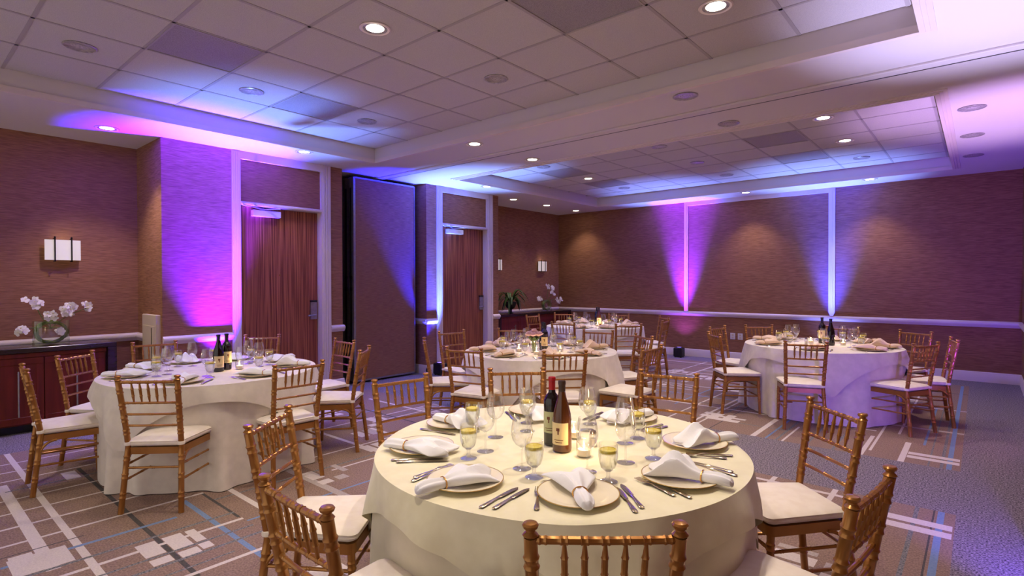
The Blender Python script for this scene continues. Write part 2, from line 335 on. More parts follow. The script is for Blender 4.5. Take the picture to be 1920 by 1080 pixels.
# ------------------------------------------------------------------ doors with their transom panel, casing and hardware
def casing(name, y0, y1, z0, z1, x):          # fluted casing board on the wall plane, vertical
    b = MB(); wd = y1-y0
    b.box(x-TW, y0, z0, x+.022, y1, z1, ch=.003)
    for f in (.25, .5, .75): b.box(x+.022, y0+wd*f-.012, z0+.01, x+.030, y0+wd*f+.012, z1-.01, ch=.003)
    return b
def door(n, ya, yb, yo0, yo1, hinge_left=True):
    r = empty(f'door_{n}', (XD, (ya+yb)/2, 0)); r['kind'] = 'structure'
    def P(b, nm, m, sm=False, par=None):
        o = b.obj(nm, m, par or r, sm)
        o.location = (0, 0, 0) if par else (-XD, -(ya+yb)/2, 0); o['kind'] = 'structure'; return o
    P(casing('c', yo0, ya, 0, HC, XD), 'door_casing', M['trim']); P(casing('c', yb, yo1, 0, HC, XD), 'door_casing', M['trim'])
    P(MB().box(XD-TW, ya, 3.01, XD+.022, yb, HC, ch=.003), 'head_casing', M['trim'])
    P(MB().box(XD-TW, ya, 2.455, XD+.03, yb, 2.495, ch=.004).box(XD+.03, ya, 2.468, XD+.038, yb, 2.482), 'door_header', M['trim'])
    P(MB().box(XD-.07, ya, 2.495, XD-.02, yb, 3.01), 'transom_panel', M['wall'])
    lx = XD-.09
    leaf = P(MB().box(lx-.045, ya+.006, .01, lx, yb-.006, 2.452, ch=.002), 'door_leaf', M['door'])
    P(MB().box(XD-TW, ya-.001, 0, lx-.05, ya+.006, 2.455).box(XD-TW, yb-.006, 0, lx-.05, yb+.001, 2.455), 'door_stop', M['trim'])
    c = MB().box(lx, ya+.17, 2.335, lx+.075, ya+.52, 2.415, ch=.006)
    P(c, 'door_closer', M['white'])
    P(MB().tube([(lx+.06, ya+.30, 2.425), (lx+.16, ya+.10, 2.44), (XD+.035, ya+.02, 2.452)], .008, 8).tube([(lx+.06, ya+.30, 2.425), (lx+.15, ya+.48, 2.44)], .008).lathe([(.016, 2.415), (.016, 2.44)], 12, (lx+.04, ya+.30, 0)), 'closer_arm', M['alu'], True)
    P(MB().box(lx, yb-.115, 1.0, lx+.028, yb-.03, 1.245, ch=.006), 'door_lock', M['alu'])
    P(MB().box(lx, yb-.118, 1.235, lx+.034, yb-.027, 1.262, ch=.004), 'card_reader', M['black'])
    P(MB().tube([(lx+.02, yb-.07, 1.06), (lx+.07, yb-.07, 1.06), (lx+.075, yb-.085, 1.06), (lx+.07, yb-.18, 1.055)], .011, 10), 'door_handle', M['alu'], True)
    P(MB().tube([(lx, (ya+yb)/2, 1.6), (lx+.008, (ya+yb)/2, 1.6)], .011, 12), 'peephole', M['brasshi'], True)
door(1, 2.913, 3.985, 2.811, 4.125)
door(2, 6.196, 7.29, 6.073, 7.44)

# ------------------------------------------------------------------ parked folding partition panels in the pocket
pt = empty('folding_partition', (-7.03, 5.14, 0), 0, 'tall wallpapered folding partition panels parked in the wall pocket between the doors', 'partition')
for i in range(5):
    x1 = -6.99-.145*i; y0_, y1_ = 4.59+.012*(i % 2), 5.74-.02*(i % 2); x0 = x1-.10
    def L(b, nm, m, par=pt, sm=False): o = b.obj(nm, m, par, sm); o.location = (7.03, -5.14, 0) if par is pt else (0, 0, 0); return o
    p = L(MB().box(x0, y0_+.02, .05, x1-.006, y1_-.02, HC-.06), 'partition_panel', M['wall'])
    L(MB().box(x0, y0_, .04, x1, y0_+.035, HC-.05, ch=.003).box(x0, y1_-.02, .04, x1, y1_, HC-.05).box(x0, y0_+.035, .03, x1, y1_-.02, .055).box(x0, y0_+.035, HC-.07, x1, y1_-.02, HC-.045), 'panel_edge', M['alu'], p)
    L(MB().box(x0+.02, y0_-.008, .2, x0+.05, y0_, 2.9).box(x0+.015, y0_-.012, 1.55, x0+.06, y0_, 1.60).box(x0+.015, y0_-.012, 1.38, x0+.06, y0_, 1.43), 'latch_strip', M['black'], p)
# ------------------------------------------------------------------ ceiling
C1 = (-6.12, -1.01, -.29, 4.35); C2 = (-6.16, 5.90, -.29, 9.97)
XLAST = XR+.2
b = MB()
zt = HC+.35
for (x0, y0, x1, y1) in ((-8.0, Y0, C1[0], 5.09), (C1[2], Y0, XLAST, 5.09), (C1[0], Y0, C1[2], C1[1]), (C1[0], C1[3], C1[2], 5.09),
                         (-8.0, 5.09, XLAST, C2[1]), (-8.0, C2[1], C2[0], YB+.2), (C2[2], C2[1], XLAST, YB+.2), (C2[0], C2[3], C2[2], YB+.2)):
    b.box(x0, y0, HC, x1, y1, zt)
CE = struct(b.obj('ceiling', M['paint'], smooth=False))
def coffer(C, xl, yl, vents, nm):
    X0, Y0_, X1, Y1 = C
    struct(MB().box(X0-.05, Y0_-.05, HT+.03, X1+.05, Y1+.05, HT+.05).obj('coffer_lid', M['grid'], smooth=False), CE)
    # moulding round the lip
    mb = MB(); t = .045
    for (w_, i_, h_, q_) in ((.075, .004, .018, .001), (.045, .008, .034, .012), (.02, .012, .05, .026)):
        z0, z1 = HC-h_*.5, HC+q_
        mb.box(X0-w_, Y0_-w_, z0, X1+w_, Y0_+i_, z1); mb.box(X0-w_, Y1-i_, z0, X1+w_, Y1+w_, z1)
        mb.box(X0-w_, Y0_+i_, z0, X0+i_, Y1-i_, z1); mb.box(X1-i_, Y0_+i_, z0, X1+w_, Y1-i_, z1)
    struct(mb.obj('coffer_moulding', M['trim'], smooth=False), CE)
    g = MB(); gw = .012
    for x in xl[1:-1]: g.box(x-gw, Y0_, HT-.006, x+gw, Y1, HT+.004)
    for y in yl[1:-1]: g.box(X0, y-gw, HT-.006, X1, y+gw, HT+.004)
    o = g.obj('tile_grid', M['grid'], smooth=False); struct(o, CE)
    cache = {}
    for i in range(len(xl)-1):
        for j in range(len(yl)-1):
            if (i, j) in vents: continue
            sx, sy = round(xl[i+1]-xl[i]-.012, 3), round(yl[j+1]-yl[j]-.012, 3)
            if (sx, sy) not in cache: cache[(sx, sy)] = MB().box(-sx/2, -sy/2, -.003, sx/2, sy/2, .012, ch=.004).mesh('ceiling_tile', M['tile'], False)
            t_ = bpy.data.objects.new('ceiling_tile', cache[(sx, sy)]); COL.objects.link(t_); t_.location = ((xl[i]+xl[i+1])/2, (yl[j]+yl[j+1])/2, HT); struct(t_, CE)
XS = [-6.12]+[round(-.36-.6345*k, 4) for k in range(8, -1, -1)]; XS = [XS[0]]+[x for x in XS[1:] if x > -6.05]+[-.29]
Y1S = [-1.01, -.553, .077, .707, 1.343, 1.977, 2.603, 3.229, 3.855, 4.35]; Y2S = [5.90, 6.40, 7.03, 7.655, 8.285, 8.91, 9.54, 9.97]
def idx(xs, v): return max(i for i in range(len(xs)-1) if xs[i] <= v)
V1 = [(-4.485, 1.66), (-5.12, 2.91), (-1.94, 2.91)]; V2 = [(-5.12, 7.34), (-5.12, 8.6), (-1.94, 7.34), (-1.94, 8.6)]
coffer(C1, XS, Y1S, {(idx(XS, x), idx(Y1S, y)) for x, y in V1}, 1); coffer(C2, XS, Y2S, {(idx(XS, x), idx(Y2S, y)) for x, y in V2}, 2)
def vent():
    r = empty('ceiling_vent', (0, 0, 0)); s = .30
    MB().box(-s, -s, -.004, s, s, .012).obj('vent_face', M['vent'], r, False)
    f = MB(); e = .312
    f.box(-e, -e, -.01, e, -s, .008).box(-e, s, -.01, e, e, .008).box(-e, -s, -.01, -s, s, .008).box(s, -s, -.01, e, s, .008).obj('vent_frame', M['grid'], r, False)
    return r
VM = Maker(vent)
vl = ['square perforated vent in near coffer, between the dark tiles at upper left', 'square perforated vent in near coffer toward the purple-lit wall', 'large perforated vent cut by the top edge of the picture',
      'perforated vent in far coffer, left pair, the one nearer the camera', 'perforated vent in far coffer, left pair, the one nearer the back wall', 'perforated vent in far coffer, right pair, the one nearer the camera', 'perforated vent in far coffer, right pair, the one nearer the back wall']
for i, (x, y) in enumerate(V1+V2):
    ys = Y1S if i < 3 else Y2S; a = idx(XS, x); c = idx(ys, y)
    VM.place(((XS[a]+XS[a+1])/2, (ys[c]+ys[c+1])/2, HT), 0, vl[i], 'vent', 'perforated ceiling vents')
# partition track across the ceiling
tr = MB(); tr.box(XL+.1, 5.03, HC-.022, XR, 5.15, HC, ch=.004); tr.box(XL+.1, 5.155, HC-.003, XR, 5.172, HC)
o = MB().box(-7.45, 5.03, HC-.02, XR, 5.14, HC+.001, ch=.005).obj(f'trim_{k}', M['paint'], smooth=False); struct(o); k += 1
o = MB().box(-7.45, 5.148, HC-.016, XR, 5.168, HC+.001).obj(f'trim_{k}', M['black'], smooth=False); struct(o); k += 1
# ------------------------------------------------------------------ recessed lights
def can(lit):
    def f():
        r = empty('recessed_light', (0, 0, 0))
        MB().lathe([(.082, -.001), (.104, -.001), (.107, -.006), (.098, -.010), (.084, -.006)], 28, cap0=False, cap1=False).obj('trim_ring', M['trim'] if lit else M['cone'], r)
        MB().lathe([(.084, -.005), (.070, -.003), (.055, -.0015)], 28, cap0=False, cap1=False).obj('reflector', M['cone'], r)
        MB().lathe([(.062 if lit else .05, -.0025), (.03, -.004), (.004, -.0045)], 24, cap0=False).obj('lens', M['lamp'] if lit else M['lampdim'], r)
        return r
    return Maker(f)
CAN = {True: can(True), False: can(False)}
def can_label(i, low, x, y, lit):
    row = ['first', 'second', 'third'][i % 3]
    if not low:
        cof = 'near coffer' if y < 5 else 'far coffer'; col = ['left-hand row by the doors', 'middle row', 'right-hand row'][(i % 9)//3]
        return f"{'glowing' if lit else 'unlit'} downlight, {row} from camera in {col} of {cof}"
    return LOWL[i]
LOWL = ['round downlight above the wall sconce at far left', 'round downlight over the first wood door', 'round downlight near the parked partition, camera side of the track', 'ringed round downlight on camera side of the track, right half', 'round downlight just past the track near the partition',
        'ringed round downlight just past the track, right half', 'round downlight over the second wood door', 'first of three round downlights along the far-left wall', 'middle of three round downlights along the far-left wall', 'last round downlight beside the far corner',
        'round downlight by back wall left of the tall blue-lit strip', 'round downlight by back wall right of the tall blue-lit strip', 'dark round downlight nearest the camera along the right ceiling edge', 'dark round downlight second along the right ceiling edge', 'dark round downlight third along the right ceiling edge']
for i, (x, y, pw) in enumerate(LOW):
    CAN[pw > 0 and i not in (3, 5)].place((x, y, HC), 0, can_label(i, True, x, y, pw > 0), 'ceiling light', 'recessed lights in the flat ceiling')
    if pw: spot('downlight_lamp', (x, y, HC-.012), (x, y, 0), pw*LK, WARM, 96, .7, .05)
for i, (x, y, pw) in enumerate(HIGH):
    lit = pw >= 80
    CAN[lit].place((x, y, HT-.003), 0, can_label(i, False, x, y, lit), 'ceiling light', 'recessed lights in the tiled coffers')
    if pw: spot('downlight_lamp', (x, y, HT-.02), (x, y, 0), pw*LK, WARM, 104, .7, .05)

# ------------------------------------------------------------------ uplights (the black boxes)
def upl():
    r = empty('floor_uplight', (0, 0, 0))
    MB().box(-.085, -.075, .012, .085, .075, .19, ch=.012).obj('housing', M['black'], r)
    MB().lathe([(.062, .19), (.066, .20), (.058, .204)], 20, cap0=False, cap1=False).obj('bezel', M['black'], r)
    MB().lathe([(.057, .197), (.02, .199)], 20, cap0=False).obj('lens', M['led'], r)
    b = MB()
    for sx in (-1, 1):
        for sy in (-1, 1): b.lathe([(.012, 0), (.012, .014)], 8, (sx*.06, sy*.05, 0))
    b.obj('foot', M['black'], r); return r
UM = Maker(upl)
ul = ['small black uplight on the floor behind the left table beside the first door', 'small black uplight on the floor before the second door frame', 'small black uplight on the floor at back wall under the violet glow', 'small black uplight behind the right table below the blue-lit strip',
      'small black uplight at the right wall making the pink ceiling glow', 'small black uplight at right wall nearest the camera, out of frame']
for (x, y, kk), t in zip(UP, ul): UM.place((x, y, 0), 0, t, 'uplight', 'floor uplights along the walls')

# ------------------------------------------------------------------ wall sconces
def sconce():
    r = empty('wall_sconce', (0, 0, 0))
    MB().box(0, -.10, -.09, .02, .10, .09, ch=.003).obj('back_plate', M['iron'], r)
    b = MB(); n = 10; vs = []; fs = []
    for i in range(n+1):
        y = -.155+.31*i/n; d = .085-.02*(abs(y)/.155)**2
        vs += [(d, y, -.11), (d, y, .11), (d-.008, y, .11), (d-.008, y, -.11)]
    for i in range(n):
        for q in range(4): fs.append((i*4+q, (i+1)*4+q, (i+1)*4+(q+1) % 4, i*4+(q+1) % 4))
    fs += [(0, 1, 2, 3), tuple(n*4+q for q in (3, 2, 1, 0))]
    b.add(vs, fs).obj('lamp_shade', M['shade'], r)
    for s in (-1, 1):
        MB().box(.083, s*.072-.006, -.128, .094, s*.072+.006, .130).box(.02, s*.072-.005, .118, .094, s*.072+.005, .130).box(.02, s*.072-.005, -.128, .094, s*.072+.005, -.118).lathe([(.008, .13), (.010, .138), (.004, .146)], 8, (.088, s*.072, 0)).obj('bracket', M['iron'], r)
    return r
SM = Maker(sconce)
SC = [(1.355, 'frosted rectangular wall sconce with two dark bars above the left sideboard'), (10.0, 'frosted wall sconce with dark bars above the far orchids, near the corner'), (8.44, 'frosted wall sconce half hidden behind the second door wall edge')]
for y, t in SC:
    SM.place((XL, y, 1.865), 0, t, 'sconce', 'frosted wall sconces')
    spot('sconce_lamp', (XL+.045, y, 1.88), (XL+.0, y, 3.2), 1.2, WARM, 120, 1, .03)

# ------------------------------------------------------------------ outlets and the tall white wall box
for i, (x, t) in enumerate(((-3.60, 'white outlet plate on back wall, one on the left of the pair'), (-3.46, 'white outlet plate on back wall, one on the right of the pair'))):
    r = empty('wall_outlet', (x, YB, .455), 0, t, 'outlet', 'outlet plates')
    MB().box(-.045, -.008, -.06, .045, 0, .06, ch=.002).obj('cover_plate', M['white'], r)
    for z in (-.025, .025): MB().box(-.02, -.011, z-.016, .02, -.008, z+.016, ch=.001).obj('socket', M['plastic'], r)
r = empty('wall_box', (-7.145, 2.07, .30), 0, 'tall cream wall-mounted box with narrow dark slot beside the left sideboard corner', 'wall box')
MB().box(-.235, -.045, 0, .235, 0, .845, ch=.006).obj('cover', M['plastic'], r)
MB().box(-.20, -.05, .03, .20, -.044, .72, ch=.002).obj('front_panel', M['plastic'], r)
MB().box(.09, -.053, .05, .105, -.0495, .70).obj('slot', M['black'], r)

# ------------------------------------------------------------------ sideboards
def sideboard(y0, y1, label, door_edges, frame_end):
    """stands along the left wall, front faces +X"""
    r = empty('sideboard', (XL+.01, (y0+y1)/2, 0), 0, label, 'sideboard', 'sideboards along the left wall'); yc = (y0+y1)/2; D = .50; H = .858
    def P(b, nm, m, par=r): o = b.obj(nm, m, par, False); return o
    L_ = y1-y0
    P(MB().box(.02, -L_/2, H-.05, D, L_/2, H, ch=.004), 'worktop', M['darkwood'])
    P(MB().box(.02, -L_/2+.09, .085, D-.05, L_/2-.09, H-.05), 'body', M['cherry'])
    P(MB().box(.06, -L_/2+.15, 0, D-.12, L_/2-.15, .085), 'plinth', M['black'])
    for s in (-1, 1):
        P(MB().box(D-.075, s*(L_/2-.04)-.04, 0, D-.0, s*(L_/2-.04)+.04, H-.05, ch=.004).box(.03, s*(L_/2-.04)-.04, 0, .10, s*(L_/2-.04)+.04, H-.05), 'leg', M['darkwood'])
    n = len(door_edges)-1
    for i in range(n):
        a, c = door_edges[i]-yc, door_edges[i+1]-yc
        d = P(MB().box(D-.05, a+.004, .10, D-.03, c-.004, H-.10, ch=.003).box(D-.03, a+.004, .10, D-.024, c-.004, .17, ch=.002).box(D-.03, a+.004, H-.165, D-.024, c-.004, H-.10, ch=.002)
              .box(D-.03, a+.004, .17, D-.024, a+.06, H-.165).box(D-.03, c-.06, .17, D-.024, c-.004, H-.165), 'cabinet_door', M['cherry'])
        hy = (c-.20 if i % 2 == 0 else a+.26)
        P(MB().tube([(D+.008, hy, .18), (D+.008, hy, .63)], .008, 8).tube([(D-.03, hy, .21), (D+.008, hy, .21)], .006, 6).tube([(D-.03, hy, .60), (D+.008, hy, .60)], .006, 6), 'handle', M['alu'], d)
    P(MB().box(D-.05, -L_/2+.09, H-.095, D-.022, L_/2-.09, H-.055), 'apron', M['cherry'])
    return r
sideboard(-.62, 1.73, 'cherry wood sideboard with dark top and long steel handles at far left', [-.52, .04, .58, 1.12, 1.63], 0)
sideboard(8.0, 10.50, 'dark-topped sideboard in the far corner below the fern and orchids', [8.1, 8.7, 9.3, 9.9, 10.4], 0)

# ------------------------------------------------------------------ plants
def petal(mb, c, d, up, ln, wd, mi=0):
    d = Vector(d).normalized(); up = Vector(up).normalized(); s = d.cross(up).normalized(); c = Vector(c)
    vs = [c, c+d*ln*.45+s*wd*.5+up*ln*.10, c+d*ln+up*ln*.02, c+d*ln*.45-s*wd*.5+up*ln*.10, c+d*ln*.5+up*ln*.02, c+d*ln*.8+s*wd*.36+up*ln*.07, c+d*ln*.8-s*wd*.36+up*ln*.07]
    mb.add(vs, [(0, 1, 4), (0, 4, 3), (1, 5, 4), (3, 4, 6), (5, 2, 4), (4, 2, 6)], mi)
def orchid_flower(mb, c, face, s, rnd):
    f = Vector(face).normalized(); a = f.orthogonal().normalized(); b_ = f.cross(a)
    for i in range(5):
        t = 2*PI*i/5+rnd.random(); petal(mb, c, a*math.cos(t)+b_*math.sin(t), f, s, s*(.95 if i % 2 else .75))
    petal(mb, Vector(c)+f*s*.12, f+a*.3, b_, s*.45, s*.4, 1)
def arc(p0, p1, p2, n=10):
    p0, p1, p2 = map(Vector, (p0, p1, p2)); return [p0*(1-t)**2+p1*2*t*(1-t)+p2*t*t for t in [i/n for i in range(n+1)]]
def orchid_wreath(loc, label, seed, sprays):
    """spherical-sided glass vase, coiled green stems inside and sprays of white orchids; plane of the coil is Y-Z"""
    rnd = random.Random(seed); r = empty('orchid_vase', loc, 0, label, 'vase', 'orchid vases')
    b = MB(); W, H = .155, .245; D = .075; vs = []; n = 24
    for z in (0, .004, H): vs += [(D*math.cos(2*PI*i/n), W*math.copysign(abs(math.sin(2*PI*i/n))**.6, math.sin(2*PI*i/n)), z) for i in range(n)]
    fs = [(j*n+i, j*n+(i+1) % n, (j+1)*n+(i+1) % n, (j+1)*n+i) for j in range(2) for i in range(n)]+[tuple(range(n))]
    b.add(vs, fs).obj('glass_vase', M['sleeve'], r)
    for q in range(9):
        g = MB(); ph = rnd.uniform(0, 6); R0 = .100+.012*rnd.uniform(-1, 1); pts = []
        for i in range(34):
            t = ph+i*2*PI*1.15/33; rr = R0+.008*math.sin(3*t+q); pts.append((.03*math.sin(t*1.5+q)+rnd.uniform(-.001, .001), 1.2*rr*math.cos(t), .125+rr*math.sin(t)))
        g.tube(pts, .0072, 6); g.obj('coiled_stem', M['stem'], r)
    for (p1, p2, cl) in sprays:
        s_ = MB().tube(arc((0, .0, .16), p1, p2, 12), [.004]*13, 6).obj('spray_stem', M['stem'], r)
        for c in cl:
            fl = MB(); orchid_flower(fl, (0, 0, 0), (1, rnd.uniform(-.9, .6), rnd.uniform(-.2, .6)), .040, rnd); o = fl.obj('orchid_flower', [M['petal'], M['lemon']], s_); o.location = c
    return r
def blossoms(c, n, sp, rnd): return [(c[0]+rnd.uniform(-.03, .05), c[1]+rnd.uniform(-sp, sp), c[2]+rnd.uniform(-sp*.7, sp*.7)) for _ in range(int(n*1.8))]
rn = random.Random(3)
orchid_wreath((-7.50, 1.225, .859), 'glass vase with coiled green stems and white orchids on left sideboard', 5,
              [((.02, -.10, .30), (.05, -.13, .42), blossoms((.05, -.15, .44), 5, .065, rn)), ((.04, -.10, .2), (.08, -.24, .17), blossoms((.08, -.25, .16), 4, .035, rn)),
               ((.02, -.02, .28), (.05, -.02, .32), blossoms((.05, -.02, .30), 4, .035, rn)), ((.02, .10, .30), (.06, .30, .37), blossoms((.06, .15, .36), 7, .07, rn)+blossoms((.05, .30, .39), 4, .04, rn)),
               ((.03, .05, .20), (.06, .10, .13), blossoms((.07, .08, .13), 3, .03, rn))])
orchid_wreath((-7.42, 9.86, .859), 'glass vase with orchid sprays on the far corner sideboard', 8,
              [((.02, -.15, .3), (.03, -.28, .30), blossoms((.04, -.30, .27), 5, .07, rn)), ((.02, .0, .40), (.03, .08, .60), blossoms((.04, .06, .52), 5, .09, rn)),
               ((.02, .2, .3), (.03, .42, .22), blossoms((.04, .40, .22), 6, .09, rn)), ((.02, .1, .3), (.05, .16, .4), blossoms((.04, .16, .40), 3, .05, rn))])
def fern(loc):
    r = empty('potted_fern', loc, 0, 'dark arching fern in a small dark footed pot on the far sideboard', 'plant'); rnd = random.Random(9)
    MB().lathe([(.06, 0), (.065, .01), (.03, .03), (.03, .08), (.09, .12), (.12, .2), (.125, .24), (.11, .24), (.10, .2)], 20, cap1=True).obj('pot', M['black'], r)
    for q in range(34):
        a = rnd.uniform(0, 2*PI); ln = rnd.uniform(.25, .42); h = rnd.uniform(.05, .22); p = arc((.03*math.cos(a), .03*math.sin(a), .22), (ln*.5*math.cos(a), ln*.5*math.sin(a), .32+h*1.5), (ln*math.cos(a), ln*math.sin(a), .22-.3*rnd.random()+h), 10)
        g = MB(); vs = []
        for i, pp in enumerate(p):
            pp.x = max(pp.x, -.30)
            w_ = .024*math.sin(PI*(i+.6)/11.2)+.002; s = Vector((-math.sin(a), math.cos(a), 0)); vs += [pp+s*w_, pp+Vector((0, 0, .005)), pp-s*w_]
        g.add(vs, [f for i in range(len(p)-1) for f in ((i*3, i*3+1, i*3+4, i*3+3), (i*3+1, i*3+2, i*3+5, i*3+4))]); g.obj('frond', M['leafd'], r)
fern((-7.36, 8.55, .859))

# ------------------------------------------------------------------ chiavari chair
def bamboo(mb, pts, r, nodes, n=10, taper=1.0):
    """turned bamboo rod along a polyline, with paired rings at the node fractions"""
    P_ = [Vector(p) for p in pts]; ls = [0]
    for i in range(1, len(P_)): ls.append(ls[-1]+(P_[i]-P_[i-1]).length)
    T = ls[-1]
    def at(t):
        t *= T
        for i in range(1, len(P_)):
            if t <= ls[i]+1e-9: return P_[i-1].lerp(P_[i], (t-ls[i-1])/(ls[i]-ls[i-1]))
        return P_[-1]
    ts = {0: 1, 1: 1}
    for i in range(1, len(P_)-1): ts[ls[i]/T] = 1
    for k_ in range(1, 6): ts.setdefault(k_/6, 1)
    e = r*.45/T
    for nd in nodes:
        for (d, f) in ((-2.6*e, 1.0), (-1.7*e, 1.22), (-.6*e, 1.02), (.6*e, 1.02), (1.7*e, 1.22), (2.6*e, 1.0)):
            if 0 < nd+d < 1: ts[nd+d] = f
    tt = sorted(ts); mb.tube([at(t) for t in tt], [r*ts[t]*(1+(taper-1)*t) for t in tt], n)
def chair():
    r = empty('banquet_chair', (0, 0, 0)); G = M['brass']
    SX = lambda z: (.190-.022*min(z, .45)/.45) if z < .45 else .168+.017*(z-.45)/.42
    SYb = lambda z: -.235+.05*(z/.43) if z < .43 else -.185-.075*((z-.43)/.45)**1.1
    for s in (-1, 1):
        b = MB(); pts = [(s*SX(z), SYb(z), z) for z in (0, .15, .3, .43, .55, .7, .8, .872)]
        bamboo(b, pts, .0175, (.13, .27, .40, .60, .70, .80, .92), 12)
        top = Vector(pts[-1])
        b.lathe([(.0175, 0), (.021, .004), (.0175, .008), (.0125, .013), (.0125, .017), (.019, .022), (.021, .029), (.017, .034), (.006, .0365)], 12, top)
        b.obj('back_post', G, r)
        b = MB(); bamboo(b, [(s*.185, .175, .415), (s*.19, .182, .25), (s*.192, .192, 0)], .0170, (.22, .42, .62), 12, .82); b.obj('front_leg', G, r)
    def rail(nm, z, rad, nodes):
        b = MB(); x = SX(z); y = SYb(z); bamboo(b, [(-x, y, z), (-x*.5, y-.004, z), (0, y-.006, z), (x*.5, y-.004, z), (x, y, z)], rad, nodes, 8); return b.obj(nm, G, r)
    rail('top_rail', .862, .0105, (.08, .225, .36, .5, .64, .775, .92))
    rail('back_rail', .722, .0085, (.1, .225, .36, .5, .64, .775, .9)); rail('back_rail', .645, .008, (.12, .5, .88)); rail('back_rail', .568, .008, (.12, .5, .88))
    for f in (-.55, -.275, 0, .275, .55):
        b = MB(); p0 = Vector((f*SX(.722), SYb(.722)-.005, .725)); p1 = Vector((f*SX(.862), SYb(.862)-.005, .86)); e = [0, .12, .3, .46, .47, .53, .54, .7, .88, 1]
        b.tube([p0.lerp(p1, t) for t in (0, .1, .3, .33, .36, .5, .64, .67, .7, .9, 1)], [.004, .0055, .0085, .0105, .0085, .0088, .0085, .0105, .0085, .0055, .004], 8); b.obj('spindle', G, r)
    # seat frame: trapezoid with rounded front
    def outline(inset, nf=8):
        pts = [(-.168+inset, -.19+inset), (.168-inset, -.19+inset)]
        pts += [(.205-inset-.03+.03*math.cos(t)*1, .185-inset-.03+.03*math.sin(t)+.012) for t in [i*PI/2/4 for i in range(5)]]
        pts += [(-(.205-inset-.03)-.03*math.cos(t), .185-inset-.03+.03*math.sin(t)+.012) for t in [PI/2-i*PI/2/4 for i in range(5)]]
        return pts
    a, c = outline(0), outline(.03); n = len(a); b = MB()
    vs = [(x, y, .375) for x, y in a]+[(x, y, .42) for x, y in a]+[(x, y, .375) for x, y in c]+[(x, y, .42) for x, y in c]
    fs = []
    for i in range(n):
        j = (i+1) % n; fs += [(i, j, n+j, n+i), (2*n+j, 2*n+i, 3*n+i, 3*n+j), (n+i, n+j, 3*n+j, 3*n+i), (j, i, 2*n+i, 2*n+j)]
    b.add(vs, fs); b.obj('seat_frame', G, r)
    # curved brackets under the seat sides
    for s in (-1, 1):
        MB().tube(arc((s*.178, -.10, .378), (s*.18, -.17, .375), (s*.18, -.195, .30), 6), .009, 6).obj('bracket', G, r)
    # stretchers
    for s in (-1, 1):
        for z in (.30, .20):
            b = MB(); bamboo(b, [(s*SX(z), SYb(z), z+.01), (s*.19, .185, z)], .0078, (.15, .5, .85), 8); b.obj('stretcher', G, r)
    b = MB(); bamboo(b, [(-SX(.29), SYb(.29), .29), (SX(.29), SYb(.29), .29)], .0078, (.15, .5, .85), 8); b.obj('stretcher', G, r)
    for z in (.31, .20):
        b = MB(); bamboo(b, [(-.19, .18, z), (.19, .18, z)], .0078, (.15, .5, .85), 8); b.obj('stretcher', G, r)
    # cushion with crown, welt and ties
    b = MB(); layers = [(.03, .422), (.004, .428), (-.006, .436), (-.009, .446), (-.006, .455), (-.010, .460), (-.004, .465), (.012, .472), (.05, .479), (.10, .483), (.15, .4845)]
    nn = None; V_ = []
    for (ins, z) in layers:
        o_ = outline(0); cx, cy_ = 0, -.005; k_ = []
        for (x, y) in o_:
            fx = 1-ins/.19; k_.append((cx+(x-cx)*fx, cy_+(y-cy_)*fx, z))
        V_ += k_; nn = len(k_)
    fs = [(j*nn+i, j*nn+(i+1) % nn, (j+1)*nn+(i+1) % nn, (j+1)*nn+i) for j in range(len(layers)-1) for i in range(nn)]
    fs += [tuple(reversed(range(nn))), tuple(range((len(layers)-1)*nn, len(layers)*nn))]
    cu = b.add(V_, fs).obj('seat_cushion', M['cushion'], r)
    for s in (-1, 1):
        MB().lathe([(.0185, .434), (.0235, .437), (.024, .448), (.0225, .456), (.0185, .458)], 12, (s*SX(.445), SYb(.445), 0), cap0=False, cap1=False).obj('cushion_tie', M['cushion'], cu)
    return r
CH = Maker(chair)
TB = dict(A=((-1.457, 2.025), 'front table', 'chairs around the front table'), L=((-4.965, 1.885), 'left table', 'chairs around the left table'),
          B=((-3.62, 4.70), 'middle table', 'chairs around the middle table'), C=((-4.97, 7.96), 'corner table', 'chairs around the corner table'), R=((-1.42, 7.22), 'right table', 'chairs around the right table'))
CHA = dict(
 A=[(-.70, 1.17, 130.5), (-1.50, .78, 89), (-2.44, 1.16, 38), (-2.80, 2.18, -8), (-2.45, 2.91, -45), (-1.58, 3.45, -81), (-.53, 3.02, 226), (-.24, 1.94, 172.5)],
 L=[(-5.23, .70, 86), (-5.89, 1.12, 40), (-6.43, 1.87, -12), (-6.30, 2.92, -44), (-5.11, 3.24, -92), (-4.29, 2.93, -137), (-3.87, 2.07, 178), (-4.08, 1.145, 134)],
 B=[(-2.83, 3.99, 136), (-3.60, 3.58, 103), (-4.46, 3.78, 50), (-4.99, 4.67, -8), (-4.64, 5.43, -50), (-3.62, 5.80, -75), (-2.89, 5.67, 236), (-2.32, 4.72, 179)],
 C=[(-4.75, 6.72, 100), (-3.82, 7.03, 135), (-6.18, 8.79, -55), (-5.22, 9.22, -70), (-6.28, 7.92, 0), (-4.15, 8.90, 229), (-3.75, 8.1, 190)],
 R=[(-2.68, 7.37, -10), (-2.36, 6.38, 40), (-2.3, 7.95, -48), (-1.39, 8.38, -92), (-.59, 8.20, -120), (-.20, 7.34, 190), (-.41, 6.65, 153), (-1.32, 6.08, 112)])
DIRN = ['nearest', 'near right', 'right', 'far right', 'farthest', 'far left', 'left', 'near left']
